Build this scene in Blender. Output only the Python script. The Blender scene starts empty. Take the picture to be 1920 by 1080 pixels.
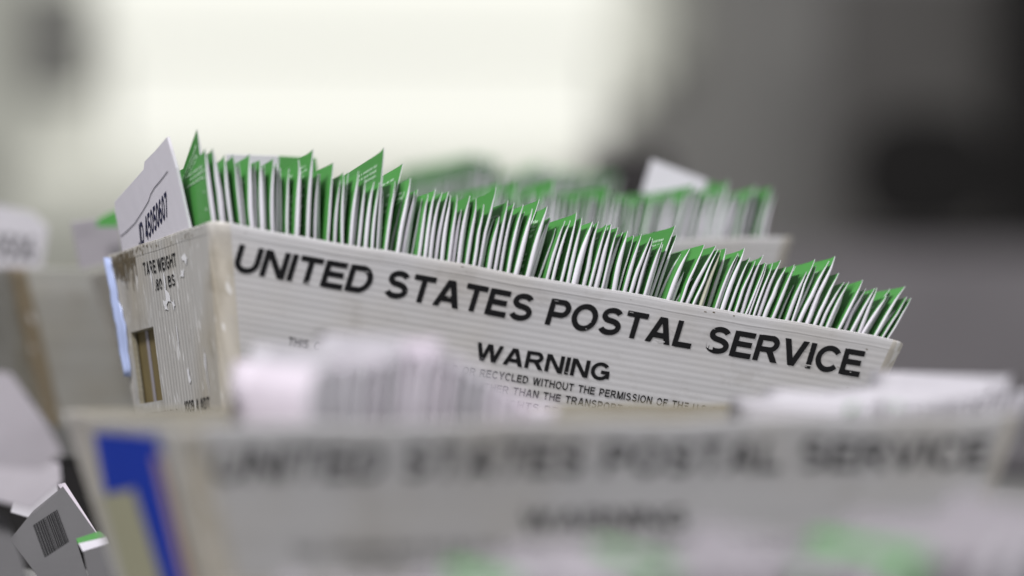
import bpy, math, random
from mathutils import Matrix, Vector, Euler
R_ = random.Random(7)
I = 0.0254
S = bpy.context.scene
C = S.collection
# ------------------------------------------------------------------ camera, world, lamps
ZC = 1.0                      # camera height; the table top lies at ZC - 0.247
TABLE = ZC - 0.2385
FPX = 7287.0
cd = bpy.data.cameras.new('camera'); cam = bpy.data.objects.new('camera', cd); C.objects.link(cam)
cam.location = (0, 0, ZC); cam.rotation_euler = (math.pi/2, 0, 0)
cd.sensor_width = 36; cd.lens = FPX/1920*36; cd.clip_start = 0.1; cd.clip_end = 100
cd.dof.use_dof = True; cd.dof.focus_distance = 3.15; cd.dof.aperture_fstop = 1.65
cd.dof.aperture_blades = 0
S.camera = cam
W = bpy.data.worlds.new('World'); S.world = W; W.use_nodes = True
W.node_tree.nodes['Background'].inputs[0].default_value = (0.93, 0.94, 1.0, 1)
W.node_tree.nodes['Background'].inputs[1].default_value = 0.20
S.view_settings.view_transform = 'Standard'; S.view_settings.look = 'None'
S.view_settings.exposure = 0; S.view_settings.gamma = 1

def area(name, loc, target, sx, sy, power, col):
    l = bpy.data.lights.new(name, 'AREA'); l.shape = 'RECTANGLE'; l.size = sx; l.size_y = sy
    l.energy = power; l.color = col
    o = bpy.data.objects.new(name, l); C.objects.link(o); o.location = loc
    o.rotation_euler = (Vector(target)-Vector(loc)).to_track_quat('-Z', 'Y').to_euler()
    return o
area('ceiling_and_fill_lamp', (-1.1, 1.6, ZC+2.1), (0.1, 3.1, ZC), 1.0, 0.45, 104, (1.0, 0.98, 1.0))
area('ceiling_and_fill_lamp', (2.5, 1.0, ZC+1.1), (0.15, 2.9, ZC-.1), 1.4, 0.9, 30, (1.0, 0.98, 1.0))  # added fill from the right for the tray fronts, no fixture there
area('ceiling_and_fill_lamp', (1.8, 4.6, ZC+2.4), (0.2, 3.3, ZC), 1.2, 1.2, 26, (1.0, 0.97, 0.95))
area('ceiling_and_fill_lamp', (0.3, 11.0, ZC+4.5), (0.3, 14.0, ZC), 6, 3, 230, (1.0, 0.98, 0.95))

# ------------------------------------------------------------------ helpers
def at(x, y, D):
    """picture position and distance -> point of the place"""
    return Vector(((x-960)/FPX*D, D, ZC-(y-540)/FPX*D))
def mesh_obj(name, verts, faces, mats, midx=None, parent=None, smooth=None, mw=None):
    m = bpy.data.meshes.new(name); m.from_pydata([tuple(v) for v in verts], [], faces)
    for mt in (mats if isinstance(mats, (list, tuple)) else [mats]): m.materials.append(mt)
    if midx: m.polygons.foreach_set('material_index', midx)
    if smooth is True: m.polygons.foreach_set('use_smooth', [True]*len(faces))
    elif smooth: m.polygons.foreach_set('use_smooth', smooth)
    m.update()
    o = bpy.data.objects.new(name, m); C.objects.link(o)
    if parent: o.parent = parent
    if mw is not None: o.matrix_world = mw
    return o
def tag(o, label, cat, group=None, kind=None):
    o['label'] = label
    if cat: o['category'] = cat
    if group: o['group'] = group
    if kind: o['kind'] = kind
    return o
def empty(name, mw):
    o = bpy.data.objects.new(name, None); C.objects.link(o); o.matrix_world = mw; o.empty_display_size = .05
    return o
class MB:
    def __init__(s): s.v = []; s.f = []; s.m = []; s.s = []
    def quad(s, a, b, c, d, m=0, sm=False):
        n = len(s.v); s.v += [Vector(a), Vector(b), Vector(c), Vector(d)]; s.f.append((n, n+1, n+2, n+3)); s.m.append(m); s.s.append(sm)
    def grid(s, rows, m=0, sm=True, flip=False, close=False):
        n = len(s.v); w = len(rows[0])
        for r in rows: s.v += [Vector(p) for p in r]
        for i in range(len(rows)-1):
            for j in range(w if close else w-1):
                k = (j+1) % w
                q = (n+i*w+j, n+i*w+k, n+(i+1)*w+k, n+(i+1)*w+j)
                s.f.append(q[::-1] if flip else q); s.m.append(m); s.s.append(sm)
    def box(s, lo, hi, m=0):
        x0, y0, z0 = lo; x1, y1, z1 = hi
        p = [Vector((x, y, z)) for z in (z0, z1) for y in (y0, y1) for x in (x0, x1)]
        for q in ((0,2,3,1), (4,5,7,6), (0,1,5,4), (2,6,7,3), (0,4,6,2), (1,3,7,5)):
            n = len(s.v); s.v += [p[i] for i in q]; s.f.append((n, n+1, n+2, n+3)); s.m.append(m); s.s.append(False)
    def tube(s, pts, r, m=0, k=10):
        rows = []
        for i, p in enumerate(pts):
            a = Vector(pts[max(0, i-1)]); b = Vector(pts[min(len(pts)-1, i+1)]); d = (b-a).normalized()
            u = d.orthogonal().normalized() if i == 0 else (u-d*u.dot(d)).normalized(); w = d.cross(u)
            rows.append([Vector(p)+(u*math.cos(2*math.pi*j/k)+w*math.sin(2*math.pi*j/k))*r for j in range(k)])
        s.grid(rows, m, True, close=True)
    def build(s, name, mats, parent=None, mw=None):
        return mesh_obj(name, s.v, s.f, mats, s.m, parent, s.s, mw)

# ------------------------------------------------------------------ materials
def new_mat(name, base, rough=.6, spec=.3):
    m = bpy.data.materials.new(name); m.use_nodes = True
    b = m.node_tree.nodes['Principled BSDF']
    b.inputs['Base Color'].default_value = (*base, 1); b.inputs['Roughness'].default_value = rough
    b.inputs['Specular IOR Level'].default_value = spec
    return m, m.node_tree.nodes, m.node_tree.links, b
def ramp(N, stops, interp='LINEAR'):
    r = N.new('ShaderNodeValToRGB'); r.color_ramp.interpolation = interp
    e = r.color_ramp.elements
    while len(e) < len(stops): e.new(.5)
    for k, (p, c) in enumerate(stops):
        e[k].position = p; e[k].color = (*c, 1) if len(c) == 3 else c
    return r
def noise(N, L, co, scale, detail=4, vec=None, rough=.5):
    n = N.new('ShaderNodeTexNoise'); n.inputs['Scale'].default_value = scale; n.inputs['Detail'].default_value = detail
    n.inputs['Roughness'].default_value = rough
    if vec:
        mp = N.new('ShaderNodeMapping'); mp.inputs['Scale'].default_value = vec; L.new(co, mp.inputs['Vector']); L.new(mp.outputs[0], n.inputs['Vector'])
    else: L.new(co, n.inputs['Vector'])
    return n.outputs['Fac']
def mixc(N, L, fac, a, b, mode='MIX'):
    x = N.new('ShaderNodeMix'); x.data_type = 'RGBA'; x.blend_type = mode
    if isinstance(fac, float): x.inputs[0].default_value = fac
    else: L.new(fac, x.inputs[0])
    for k, s in ((6, a), (7, b)):
        if isinstance(s, tuple): x.inputs[k].default_value = (*s, 1)
        else: L.new(s, x.inputs[k])
    return x.outputs[2]
def coords(N): return N.new('ShaderNodeTexCoord').outputs['Object']

def paper(name, base, vary=.16, rough=.55, fib=.05, spec=.25):
    m, N, L, b = new_mat(name, base, rough, spec)
    co = coords(N)
    oi = N.new('ShaderNodeObjectInfo')
    mr = N.new('ShaderNodeMapRange'); mr.inputs[3].default_value = 1-vary; mr.inputs[4].default_value = 1.0
    L.new(oi.outputs['Random'], mr.inputs[0])
    n = noise(N, L, co, 60, 4)
    mr2 = N.new('ShaderNodeMapRange'); mr2.inputs[3].default_value = 1-fib; mr2.inputs[4].default_value = 1+fib
    L.new(n, mr2.inputs[0])
    mu = N.new('ShaderNodeMath'); mu.operation = 'MULTIPLY'; L.new(mr.outputs[0], mu.inputs[0]); L.new(mr2.outputs[0], mu.inputs[1])
    hs = N.new('ShaderNodeHueSaturation'); hs.inputs['Color'].default_value = (*base, 1); L.new(mu.outputs[0], hs.inputs['Value'])
    L.new(hs.outputs[0], b.inputs['Base Color'])
    bp = N.new('ShaderNodeBump'); bp.inputs['Strength'].default_value = .25; bp.inputs['Distance'].default_value = .0012
    L.new(noise(N, L, co, 55, 3), bp.inputs['Height']); L.new(bp.outputs[0], b.inputs['Normal'])
    return m
M_white = paper('envelope_white_paper', (.70, .68, .735))
M_cream = paper('envelope_cream_paper', (.62, .62, .50))
M_pink = paper('envelope_pink_paper', (.70, .64, .71))
M_shade = paper('envelope_shaded_paper', (.12, .118, .122))  # white paper with its shade put into a dark base colour
M_dimlil = paper('envelope_dimmed_lilac_paper', (.33, .31, .335))  # lilac white paper, base lowered to carry the shade on the heap
M_pale = paper('envelope_pale_paper', (.58, .565, .60))
M_green = paper('envelope_green_print', (.085, .33, .072), .22, .42, .06, .4)
M_mark = paper('envelope_white_print', (.42, .62, .42), .05)
M_black, _, _, _b = new_mat('black_ink', (.008, .008, .009), .5, .15)
M_blueink, _, _, _b = new_mat('dark_blue_ink', (.01, .012, .05), .5, .3)
M_pen, _, _, _b = new_mat('grey_pen_ink', (.06, .06, .08), .6, .2)

def plastic(name, axis, base, dirt_amt, dark=1.0):
    """corrugated plastic sheet: flutes across `axis`, scuffs, brown grime"""
    m, N, L, b = new_mat(name, base, .42, .45)
    co = coords(N)
    sp = N.new('ShaderNodeSeparateXYZ'); L.new(co, sp.inputs[0])
    ax = sp.outputs['Z' if axis == 'z' else 'Y']
    wn = N.new('ShaderNodeMath'); wn.operation = 'MULTIPLY'; wn.inputs[1].default_value = 2*math.pi/(.0052 if axis == 'z' else .0085)
    L.new(ax, wn.inputs[0])
    sn = N.new('ShaderNodeMath'); sn.operation = 'SINE'; L.new(wn.outputs[0], sn.inputs[0])
    streak = noise(N, L, co, 1.0, 6, (1.2, 40, 95) if axis == 'z' else (40, 150, 3.0), .45)
    blot = noise(N, L, co, 26, 6, None, .6)
    blot2 = noise(N, L, co, 7, 3, None, .5)
    rb = N.new('ShaderNodeMapRange'); rb.inputs[1].default_value = -1; rb.inputs[3].default_value = 0; L.new(sn.outputs[0], rb.inputs[0])
    c0 = mixc(N, L, rb.outputs[0], tuple(x*.95 for x in base), tuple(min(1, x*1.04) for x in base))
    c1 = mixc(N, L, ramp_fac(N, L, streak, .42, .78), (.86, .86, .86), (1.0, 1.0, 1.0)); c1 = mixc(N, L, 1.0, c0, c1, 'MULTIPLY')
    sc1 = noise(N, L, co, 1.0, 8, (9, 120, 620) if axis == 'z' else (300, 420, 24), .7)
    sr = ramp(N, [(.60, (0, 0, 0)), (.66, (1, 1, 1))]); L.new(sc1, sr.inputs[0])
    sm_ = N.new('ShaderNodeMath'); sm_.operation = 'MULTIPLY'; sm_.inputs[1].default_value = .28; L.new(sr.outputs[0], sm_.inputs[0])
    c1 = mixc(N, L, sm_.outputs[0], c1, tuple(x*.55 for x in base))
    tint = ramp(N, [(.46, (1, 1, 1)), (.70, (.80, .72, .56))]); L.new(blot2, tint.inputs[0])
    c2 = mixc(N, L, dirt_amt, c1, tint.outputs[0], 'MULTIPLY')
    gr = ramp(N, [(.52 if dirt_amt > .9 else .57, (0, 0, 0)), (.66, (1, 1, 1))]); L.new(blot, gr.inputs[0])
    gm = N.new('ShaderNodeMath'); gm.operation = 'MULTIPLY'; gm.inputs[1].default_value = .38*dirt_amt; L.new(gr.outputs[0], gm.inputs[0])
    c3 = mixc(N, L, gm.outputs[0], c2, (.17, .14, .09))
    if axis == 'y':
        fl = noise(N, L, co, 1.0, 2, (60, 210, 60), .3)
        fr = ramp(N, [(.66, (0, 0, 0)), (.70, (1, 1, 1))]); L.new(fl, fr.inputs[0])
        fm = N.new('ShaderNodeMath'); fm.operation = 'MULTIPLY'; fm.inputs[1].default_value = .55; L.new(fr.outputs[0], fm.inputs[0])
        c3 = mixc(N, L, fm.outputs[0], c3, (.80, .80, .80))
    L.new(c3, b.inputs['Base Color'])
    mx = N.new('ShaderNodeMath'); mx.operation = 'MULTIPLY_ADD'; mx.inputs[1].default_value = .8 if axis == 'z' else 1.0
    L.new(sn.outputs[0], mx.inputs[0]); L.new(streak, mx.inputs[2])
    bp = N.new('ShaderNodeBump'); bp.inputs['Strength'].default_value = .09 if axis == 'z' else .26; bp.inputs['Distance'].default_value = .0007
    L.new(mx.outputs[0], bp.inputs['Height'])
    bp2 = N.new('ShaderNodeBump'); bp2.inputs['Strength'].default_value = .5; bp2.inputs['Distance'].default_value = .004
    L.new(blot2, bp2.inputs['Height']); L.new(bp.outputs[0], bp2.inputs['Normal']); L.new(bp2.outputs[0], b.inputs['Normal'])
    return m
def ramp_fac(N, L, src, a, c):
    mr = N.new('ShaderNodeMapRange'); mr.inputs[1].default_value = a-.2; mr.inputs[2].default_value = c; L.new(src, mr.inputs[0]); return mr.outputs[0]
M_side = plastic('corrugated_plastic_side', 'z', (.56, .555, .56), .35)
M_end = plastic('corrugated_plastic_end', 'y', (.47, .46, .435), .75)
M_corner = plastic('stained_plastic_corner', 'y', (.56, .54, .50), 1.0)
M_rim = plastic('plastic_rim', 'z', (.60, .595, .60), .35)
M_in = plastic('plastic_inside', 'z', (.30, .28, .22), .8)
PL_DARK = [plastic('darker_plastic_side', 'z', (.41, .405, .375), .6), plastic('darker_plastic_end', 'y', (.32, .31, .27), 1.0), plastic('darker_plastic_corner', 'y', (.24, .20, .14), 1.0), plastic('darker_plastic_rim', 'z', (.40, .395, .36), .5), M_in]  # same plastic in darker, browner base colours
PL = [M_side, M_end, M_corner, M_rim, M_in, M_black]
M_sleeve, N_, L_, b_ = new_mat('sleeve_film_blue_reflection', (.42, .50, .76), .16, .8)  # clear film, its blue reflection is put into the base colour
M_blue, N_, L_, b_ = new_mat('blue_label_print', (.007, .036, .36), .7, .08)
M_labelin = paper('yellowish_label_card', (.34, .33, .22), .02)
M_salmon, _, _, _b = new_mat('faded_red_print', (.42, .26, .20), .5, .3)
def plain(name, col, rough=.7, var=.2, sc=3):
    m, N, L, b = new_mat(name, col, rough, .3)
    n = noise(N, L, coords(N), sc, 5)
    c = mixc(N, L, n, tuple(x*(1-var) for x in col), tuple(x*(1+var) for x in col)); L.new(c, b.inputs['Base Color'])
    return m
M_wall = plain('painted_wall', (.33, .325, .315)); M_wall2 = plain('beige_wall', (.36, .36, .31))
M_floor = plain('concrete_floor', (.22, .21, .22)); M_table = plain('grey_table_top', (.30, .30, .29), .5)
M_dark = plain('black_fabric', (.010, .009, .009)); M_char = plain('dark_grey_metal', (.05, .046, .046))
M_wall3 = plain('grey_speaker_case', (.24, .24, .225))
M_dimwall = plain('dimmed_wall_grey', (.15, .145, .14))
M_fade, _, _, _b = new_mat('faded_ink', (.07, .07, .072), .6, .2)
M_cart = plain('grey_lilac_plastic', (.27, .255, .27), .6)
def emis(name, col, st):
    m = bpy.data.materials.new(name); m.use_nodes = True; N = m.node_tree.nodes; L = m.node_tree.links
    N.clear(); e = N.new('ShaderNodeEmission'); o = N.new('ShaderNodeOutputMaterial'); L.new(e.outputs[0], o.inputs[0])
    e.inputs[0].default_value = (*col, 1); e.inputs[1].default_value = st; return m
M_falloff = {k: emis('window_glow_falloff', (.80, .80, .71), v) for k, v in ((1, .92), (2, .68), (3, .47), (4, .34))}  # graded emission for the soft light falloff round the window
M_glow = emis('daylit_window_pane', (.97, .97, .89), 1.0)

# ------------------------------------------------------------------ lettering
def arc(cx, cy, rx, ry, a0, a1, n=14):
    return [(cx+rx*math.cos(math.radians(a0+(a1-a0)*i/n)), cy+ry*math.sin(math.radians(a0+(a1-a0)*i/n))) for i in range(n+1)]
T = .165; lo = .095; hi = .905
def P_(x0, y0, x1, y1, hw=.10): return ('p', x0, y0, x1, y1, hw)
def Rb(*pts): return ('r', list(pts))
GL = {
 'A': (.98, [P_(.10,0,.46,1,.092), P_(.88,0,.52,1,.092), Rb((.2,.30),(.78,.30))]),
 'B': (.86, [Rb((.085,0),(.085,1)), ('r', [(.1,hi),(.45,hi)]+arc(.5,.74,.22,.175,90,-90)[1:]+[(.1,.53)]), ('r', [(.1,.53),(.5,.53)]+arc(.53,.307,.24,.223,90,-90)[1:]+[(.1,lo)])]),
 'C': (.92, [('r', arc(.49,.5,.40,.415,36,324,26))]),
 'D': (.90, [Rb((.085,0),(.085,1)), ('r', [(.1,hi),(.40,hi)]+arc(.40,.5,.40,.415,90,-90,18)[1:-1]+[(.40,lo),(.1,lo)])]),
 'E': (.80, [Rb((.085,0),(.085,1)), Rb((.1,hi),(.78,hi)), Rb((.1,.52),(.73,.52)), Rb((.1,lo),(.80,lo))]),
 'F': (.74, [Rb((.085,0),(.085,1)), Rb((.1,hi),(.74,hi)), Rb((.1,.5),(.66,.5))]),
 'G': (.98, [('r', arc(.49,.5,.40,.415,40,318,26)+[(.87,.22),(.87,.46)]), Rb((.52,.46),(.95,.46))]),
 'H': (.88, [Rb((.085,0),(.085,1)), Rb((.795,0),(.795,1)), Rb((.1,.53),(.78,.53))]),
 'I': (.18, [Rb((.09,0),(.09,1))]),
 'J': (.66, [('r', [(.58,1),(.58,.33)]+arc(.33,.33,.25,.245,0,-175)[1:])]),
 'K': (.92, [Rb((.085,0),(.085,1)), P_(.16,.32,.76,1,.12), P_(.83,0,.38,.62,.105)]),
 'L': (.74, [Rb((.085,0),(.085,1)), Rb((.1,lo),(.74,lo))]),
 'M': (1.02, [Rb((.085,0),(.085,1)), Rb((.935,0),(.935,1)), P_(.50,0,.11,1,.088), P_(.52,0,.91,1,.088)]),
 'N': (.88, [Rb((.085,0),(.085,1)), Rb((.795,0),(.795,1)), P_(.77,0,.11,1,.10)]),
 'O': (1.0, [('r', arc(.5,.5,.405,.42,0,360,32))]),
 'P': (.82, [Rb((.085,0),(.085,1)), ('r', [(.1,hi),(.45,hi)]+arc(.47,.67,.26,.245,90,-90)[1:]+[(.1,.425)])]),
 'R': (.90, [Rb((.085,0),(.085,1)), ('r', [(.1,hi),(.48,hi)]+arc(.50,.69,.25,.225,90,-90)[1:]+[(.1,.465)]), P_(.81,0,.50,.47,.105)]),
 'S': (.86, [('r', arc(.43,.72,.30,.20,22,180,12)+arc(.43,.70,.30,.17,190,262,6)+[(.47,.52)]+arc(.44,.30,.325,.215,75,-20,9)+arc(.43,.29,.34,.205,-30,-160,12))]),
 'T': (.84, [Rb((.42,0),(.42,.95)), Rb((0,hi),(.84,hi))]),
 'U': (.88, [('r', [(.085,1),(.085,.40)]+arc(.44,.40,.355,.315,180,360,18)[1:]+[(.795,1)])]),
 'V': (.94, [P_(.46,0,.10,1,.092), P_(.48,0,.84,1,.092)]),
 'W': (1.32, [P_(.36,0,.09,1,.085), P_(.38,0,.64,1,.085), P_(.94,0,.68,1,.085), P_(.96,0,1.23,1,.085)]),
 'X': (.92, [P_(.11,0,.81,1,.11), P_(.81,0,.11,1,.11)]),
 'Y': (.90, [Rb((.45,0),(.45,.45)), P_(.45,.38,.10,1,.10), P_(.45,.38,.80,1,.10)]),
 'Z': (.82, [Rb((.03,hi),(.78,hi)), Rb((.02,lo),(.80,lo)), P_(.12,.1,.70,.9,.11)]),
 '.': (.18, [Rb((.09,0),(.09,.18))]), '-': (.40, [Rb((.02,.40),(.38,.40))]),
 '0': (.74, [('r', arc(.37,.5,.29,.42,0,360,26))]),
 '1': (.50, [Rb((.36,0),(.36,1)), P_(.05,.68,.34,.90,.07)]),
 '4': (.76, [Rb((.56,0),(.56,1)), P_(.08,.26,.52,.98,.09), Rb((.02,.28),(.75,.28))]),
 '5': (.74, [('r', [(.68,hi),(.17,hi),(.12,.50)]+arc(.36,.32,.29,.245,120,-150,16))]),
 '6': (.76, [('r', arc(.37,.32,.29,.24,0,360,20)), ('r', [(.62,.86),(.42,.92),(.22,.82),(.10,.55),(.085,.33)])]),
 '7': (.72, [Rb((.02,hi),(.70,hi)), P_(.25,0,.62,.88,.09)]),
 '8': (.76, [('r', arc(.37,.30,.29,.22,0,360,20)), ('r', arc(.37,.72,.25,.20,0,360,20))]),
 '9': (.76, [('r', arc(.37,.68,.29,.24,0,360,20)), ('r', [(.12,.14),(.32,.08),(.52,.18),(.64,.45),(.655,.67)])]),
}
def ribbon(pts, hw):
    L_, R__ = [], []
    n = len(pts); closed = (Vector(pts[0])-Vector(pts[-1])).length < 1e-4
    for i in range(n):
        p = Vector(pts[i])
        a = Vector(pts[i-1]) if i > 0 else (Vector(pts[-2]) if closed else None)
        b = Vector(pts[i+1]) if i < n-1 else (Vector(pts[1]) if closed else None)
        d0 = (p-a).normalized() if a is not None else None; d1 = (b-p).normalized() if b is not None else None
        if d0 is None: d0 = d1
        if d1 is None: d1 = d0
        t = (d0+d1).normalized(); nn = Vector((-t.y, t.x)); k = hw/max(.45, nn.dot(Vector((-d0.y, d0.x))))
        L_.append(p+nn*k); R__.append(p-nn*k)
    return L_, R__
def letter_quads(word, gap=.16, weight=1.0, space=.42):
    """unit quads of a line of text and its total width, cap height 1"""
    q = []; x = 0
    for i, ch in enumerate(word):
        if ch == ' ': x += space; continue
        w, st = GL[ch]
        for k, s in enumerate(st):
            if s[0] == 'p':
                _, x0, y0, x1, y1, hw = s; hw *= weight
                q.append(([(x+x0-hw, y0), (x+x0+hw, y0), (x+x1+hw, y1), (x+x1-hw, y1)], k))
            else:
                a, b = ribbon(s[1], T/2*weight)
                for j in range(len(a)-1):
                    q.append(([(x+a[j].x, a[j].y), (x+b[j].x, b[j].y), (x+b[j+1].x, b[j+1].y), (x+a[j+1].x, a[j+1].y)], k))
        x += w+gap
    return q, x-gap
def add_text(mb, word, fn, x0, x1, base, cap, shear=0, mat=5, gap=.16, weight=1.0, space=.42, drop=0.0, rng=None):
    """fn(x, s, lift) maps wall coordinates (inches) to a point"""
    q, w = letter_quads(word, gap, weight, space); k = (x1-x0)/w
    for pts, lay in q:
        if drop and rng.random() < drop: continue
        P = [fn(x0+(px*k)+py*cap*shear, base-py*cap, .012+.0022*lay) for px, py in pts]
        mb.quad(*P, m=mat)

# ------------------------------------------------------------------ mail tray
TE, TN = .279, .173
def make_tray(mw, label, L=23.3, Wd=12.75, H=6.0, slot=True, header=True, small=True, endtext=True, sleeve=False, group=None, seed=1, wav=.03, te=TE, tn=TN, ink=None, pl=None):
    rng = random.Random(seed)
    root = empty('mail_tray', mw); tag(root, label, 'mail tray', group)
    r = .60
    def ring(s, off, rr):
        """points round the tray at depth s below the rim, `off` inward"""
        x0 = te*s+off; x1 = L-te*s-off; y0 = tn*s+off; y1 = Wd-tn*s-off; rr = max(.06, rr-off)
        P = []; tagm = []
        def seg(a, b, ts, t):
            for u in ts: P.append((a[0]+(b[0]-a[0])*u, a[1]+(b[1]-a[1])*u)); tagm.append(t)
        def cor(cx, cy, a0):
            for i in range(1, 7): P.append((cx+rr*math.cos(math.radians(a0+i*15)), cy+rr*math.sin(math.radians(a0+i*15)))); tagm.append(2)
        n = 24
        seg((x0+rr, y0), (x1-rr, y0), [.0, .012, .03]+[.03+.94*i/n for i in range(1, n+1)]+[1], 0)
        cor(x1-rr, y0+rr, -90)
        seg((x1, y0+rr), (x1, y1-rr), [i/6 for i in range(1, 7)], 1)
        cor(x1-rr, y1-rr, 0)
        seg((x1-rr, y1), (x0+rr, y1), [i/n for i in range(1, n+1)], 0)
        cor(x0+rr, y1-rr, 90)
        # left end wall runs from far to near; slot edges at fixed places
        YY = [11.4, 10.9, 10.2, 9.4, 8.75, 8.1, 6.5, 5, 3.5, 2, 1.2]; Y0, Y1 = y1-rr, y0+rr
        if Wd < 12: YY = [Wd*k/12.75 for k in YY]
        for yy in YY:
            yy = min(Y0-.02, max(Y1+.02, yy)); P.append((x0, yy)); tagm.append(1)
        P.append((x0, y0+rr)); tagm.append(1)
        for i in range(1, 6): a = math.radians(180+i*15); P.append((x0+rr+rr*math.cos(a), y0+rr+rr*math.sin(a))); tagm.append(2)
        return P, tagm
    ph = [rng.random()*6.28 for _ in range(4)]
    def warp(x, y, s):
        k = max(0, 1-s/3)
        dz = wav*k*(math.sin(x*.9+ph[0])+.6*math.sin(x*2.3+ph[1])+.8*math.sin(y*1.4+ph[2]))
        dy = wav*1.2*math.sin(x*.55+ph[3])*k
        return Vector(((x)*I, (y+dy)*I, (-s+dz)*I))
    ss = [0.0, .03, .10, .34, .38, 1.2, 2.0, 2.6, 3.2, 4.2, 4.9, 5.4, H] if H > 5.5 else [0, .03, .1, .34, .38, H*.6, H]
    oo = [.07, .02, 0, 0, .012]+[.012]*(len(ss)-5)
    mb = MB(); rows = []; mm = None
    for s, o in zip(ss, oo):
        P, tm = ring(s, o, r-.0*s); rows.append([warp(x, y, s) for x, y in P]); mm = tm
    nP = len(rows[0]); th = .17
    irows = []
    for s, o in zip(ss, oo):
        P, _ = ring(s, o+th if s > .05 else (.11 if s == 0 else .15), r); irows.append([warp(x, y, s) for x, y in P])
    base = len(mb.v)
    for rw in rows: mb.v += rw
    ibase = len(mb.v)
    for rw in irows: mb.v += rw
    # which perimeter columns belong to the slot (left wall, between 10.9 and 8.1)
    li = [i for i, t in enumerate(mm) if t == 1]; left = li[6:]   # after the right wall's six
    sl = set()
    if slot:
        sl = {left[1], left[2], left[3], left[4]}
    si = {7, 8, 9} if slot else set()   # rows 2.6 .. 4.9
    for i in range(len(rows)-1):
        for j in range(nP):
            k = (j+1) % nP
            hole = slot and j in sl and i in si
            t0 = mm[j]; t1 = mm[k]; mt = 2 if (t0 == 2 or t1 == 2) else t0
            if i < 3 and mt != 2: mt = 3 if mt == 0 else 1
            if not hole:
                mb.f.append((base+i*nP+j, base+(i+1)*nP+j, base+(i+1)*nP+k, base+i*nP+k)[::-1]); mb.m.append(mt); mb.s.append(mt == 2)
                mb.f.append((ibase+i*nP+j, ibase+(i+1)*nP+j, ibase+(i+1)*nP+k, ibase+i*nP+k)); mb.m.append(4); mb.s.append(False)
    for j in range(nP):
        k = (j+1) % nP
        mb.f.append((base+j, base+k, ibase+k, ibase+j)); mb.m.append(3 if mm[j] == 0 else 2); mb.s.append(True)
    if slot:
        i0, i1 = 7, 10; js = sorted(sl); j0, j1 = js[0], js[-1]+1
        def brid(a, b):
            mb.f.append((base+a, base+b, ibase+b, ibase+a)); mb.m.append(4); mb.s.append(False)
        for j in js: brid(i0*nP+j, i0*nP+j+1); brid(i1*nP+j+1, i1*nP+j)
        for i in range(i0, i1): brid((i+1)*nP+j0, i*nP+j0); brid(i*nP+j1, (i+1)*nP+j1)
    def wall(x, s, lift):
        z = s/math.hypot(1, tn); p = warp(x, 0, z); return p+Vector((0, (tn*z-lift+.006)*I, 0))
    def endw(y, s, lift):
        z = s/math.hypot(1, te); p = warp(0, y, z); return p+Vector(((te*z-lift+.006)*I, 0, 0))
    if header:
        for wd, a, b in (('UNITED', .93, 5.33), ('STATES', 5.80, 10.68), ('POSTAL', 11.22, 16.20), ('SERVICE', 16.68, 22.16)):
            add_text(mb, wd, wall, a, b, 1.42, .84, .12, gap=.12, weight=1.25)
        for x0_, x1_, s0_, s1_ in ((20.0, 20.5, 1.30, 1.335), (20.1, 20.3, .86, .885), (16.82, 16.95, 1.18, 1.33), (16.74, 16.80, 1.12, 1.30), (15.0, 15.3, 1.33, 1.36)):
            mb.quad(wall(x0_, s1_, .03), wall(x1_, s1_, .03), wall(x1_, s0_, .03), wall(x0_, s0_, .03), m=0)
        add_text(mb, 'WARNING', wall, 9.12, 13.66, 2.87, .55, .04, gap=.13, weight=1.2)
    if small:
        for ln, a, b, s in (('THIS CONTAINER MAY NOT BE SOLD OR RECYCLED WITHOUT THE PERMISSION OF THE U.S. POSTAL SERVICE', 3.08, 20.0, 3.36),
                            ('OR USED FOR ANY PURPOSE OTHER THAN THE TRANSPORT OF UNITED STATES MAIL', 4.6, 18.4, 3.76),
                            ('ALL RIGHTS RESERVED', 9.3, 13.7, 4.16)):
            add_text(mb, ln, wall, a, b, s, .24, .0, gap=.2, weight=1.0, space=.62, drop=.03, rng=rng)
    if endtext:
        f = lambda u, s, l: endw(-u, s, l)
        add_text(mb, 'TARE WEIGHT', f, -8.35, -4.45, 1.05, .42, 0, gap=.2, weight=1.0, drop=.05, rng=rng)
        add_text(mb, '.80', f, -7.2, -6.35, 1.62, .36, 0, gap=.15, drop=.1, rng=rng)
        add_text(mb, 'LBS', f, -6.0, -4.85, 1.62, .36, 0, gap=.15, drop=.1, rng=rng)
        add_text(mb, 'UNITED STATES', f, -10.4, -6.4, 5.78, .34, 0, gap=.3, weight=.6, drop=.1, rng=rng)
        add_text(mb, '1009-4 ADT', f, -5.6, -2.7, 5.62, .36, 0, gap=.12, weight=1.1, drop=.05, rng=rng)
    if sleeve:
        for k in range(150):
            y = rng.choice([rng.gauss(10.9, .5), rng.gauss(10.9, .5), rng.gauss(9.6, .5), rng.uniform(1, 12)]); s_ = abs(rng.gauss(.12, .25 if y > 9 else .12))+.02
            h = rng.uniform(.08, .7) if y > 8.8 else rng.uniform(.03, .12); w_ = rng.uniform(.03, .11)
            if y+w_ > 12.1 or y < .7: continue
            l_ = .012+.0012*(k % 9)
            mb.quad(endw(y+w_, s_+h*.8, l_), endw(y, s_+h, l_), endw(y, s_, l_), endw(y+w_, s_+.03, l_), m=6)
        for k in range(34):
            x = rng.uniform(.9, 22.2); s_ = rng.choice([rng.uniform(.6, 1.4), rng.uniform(.6, 1.4), rng.uniform(2.3, 2.85)]); w_ = rng.uniform(.03, .16); h = rng.uniform(.008, .02)
            mb.quad(wall(x, s_+h, .03), wall(x+w_, s_+h*1.3, .03), wall(x+w_, s_, .03), wall(x, s_, .03), m=0)
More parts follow.
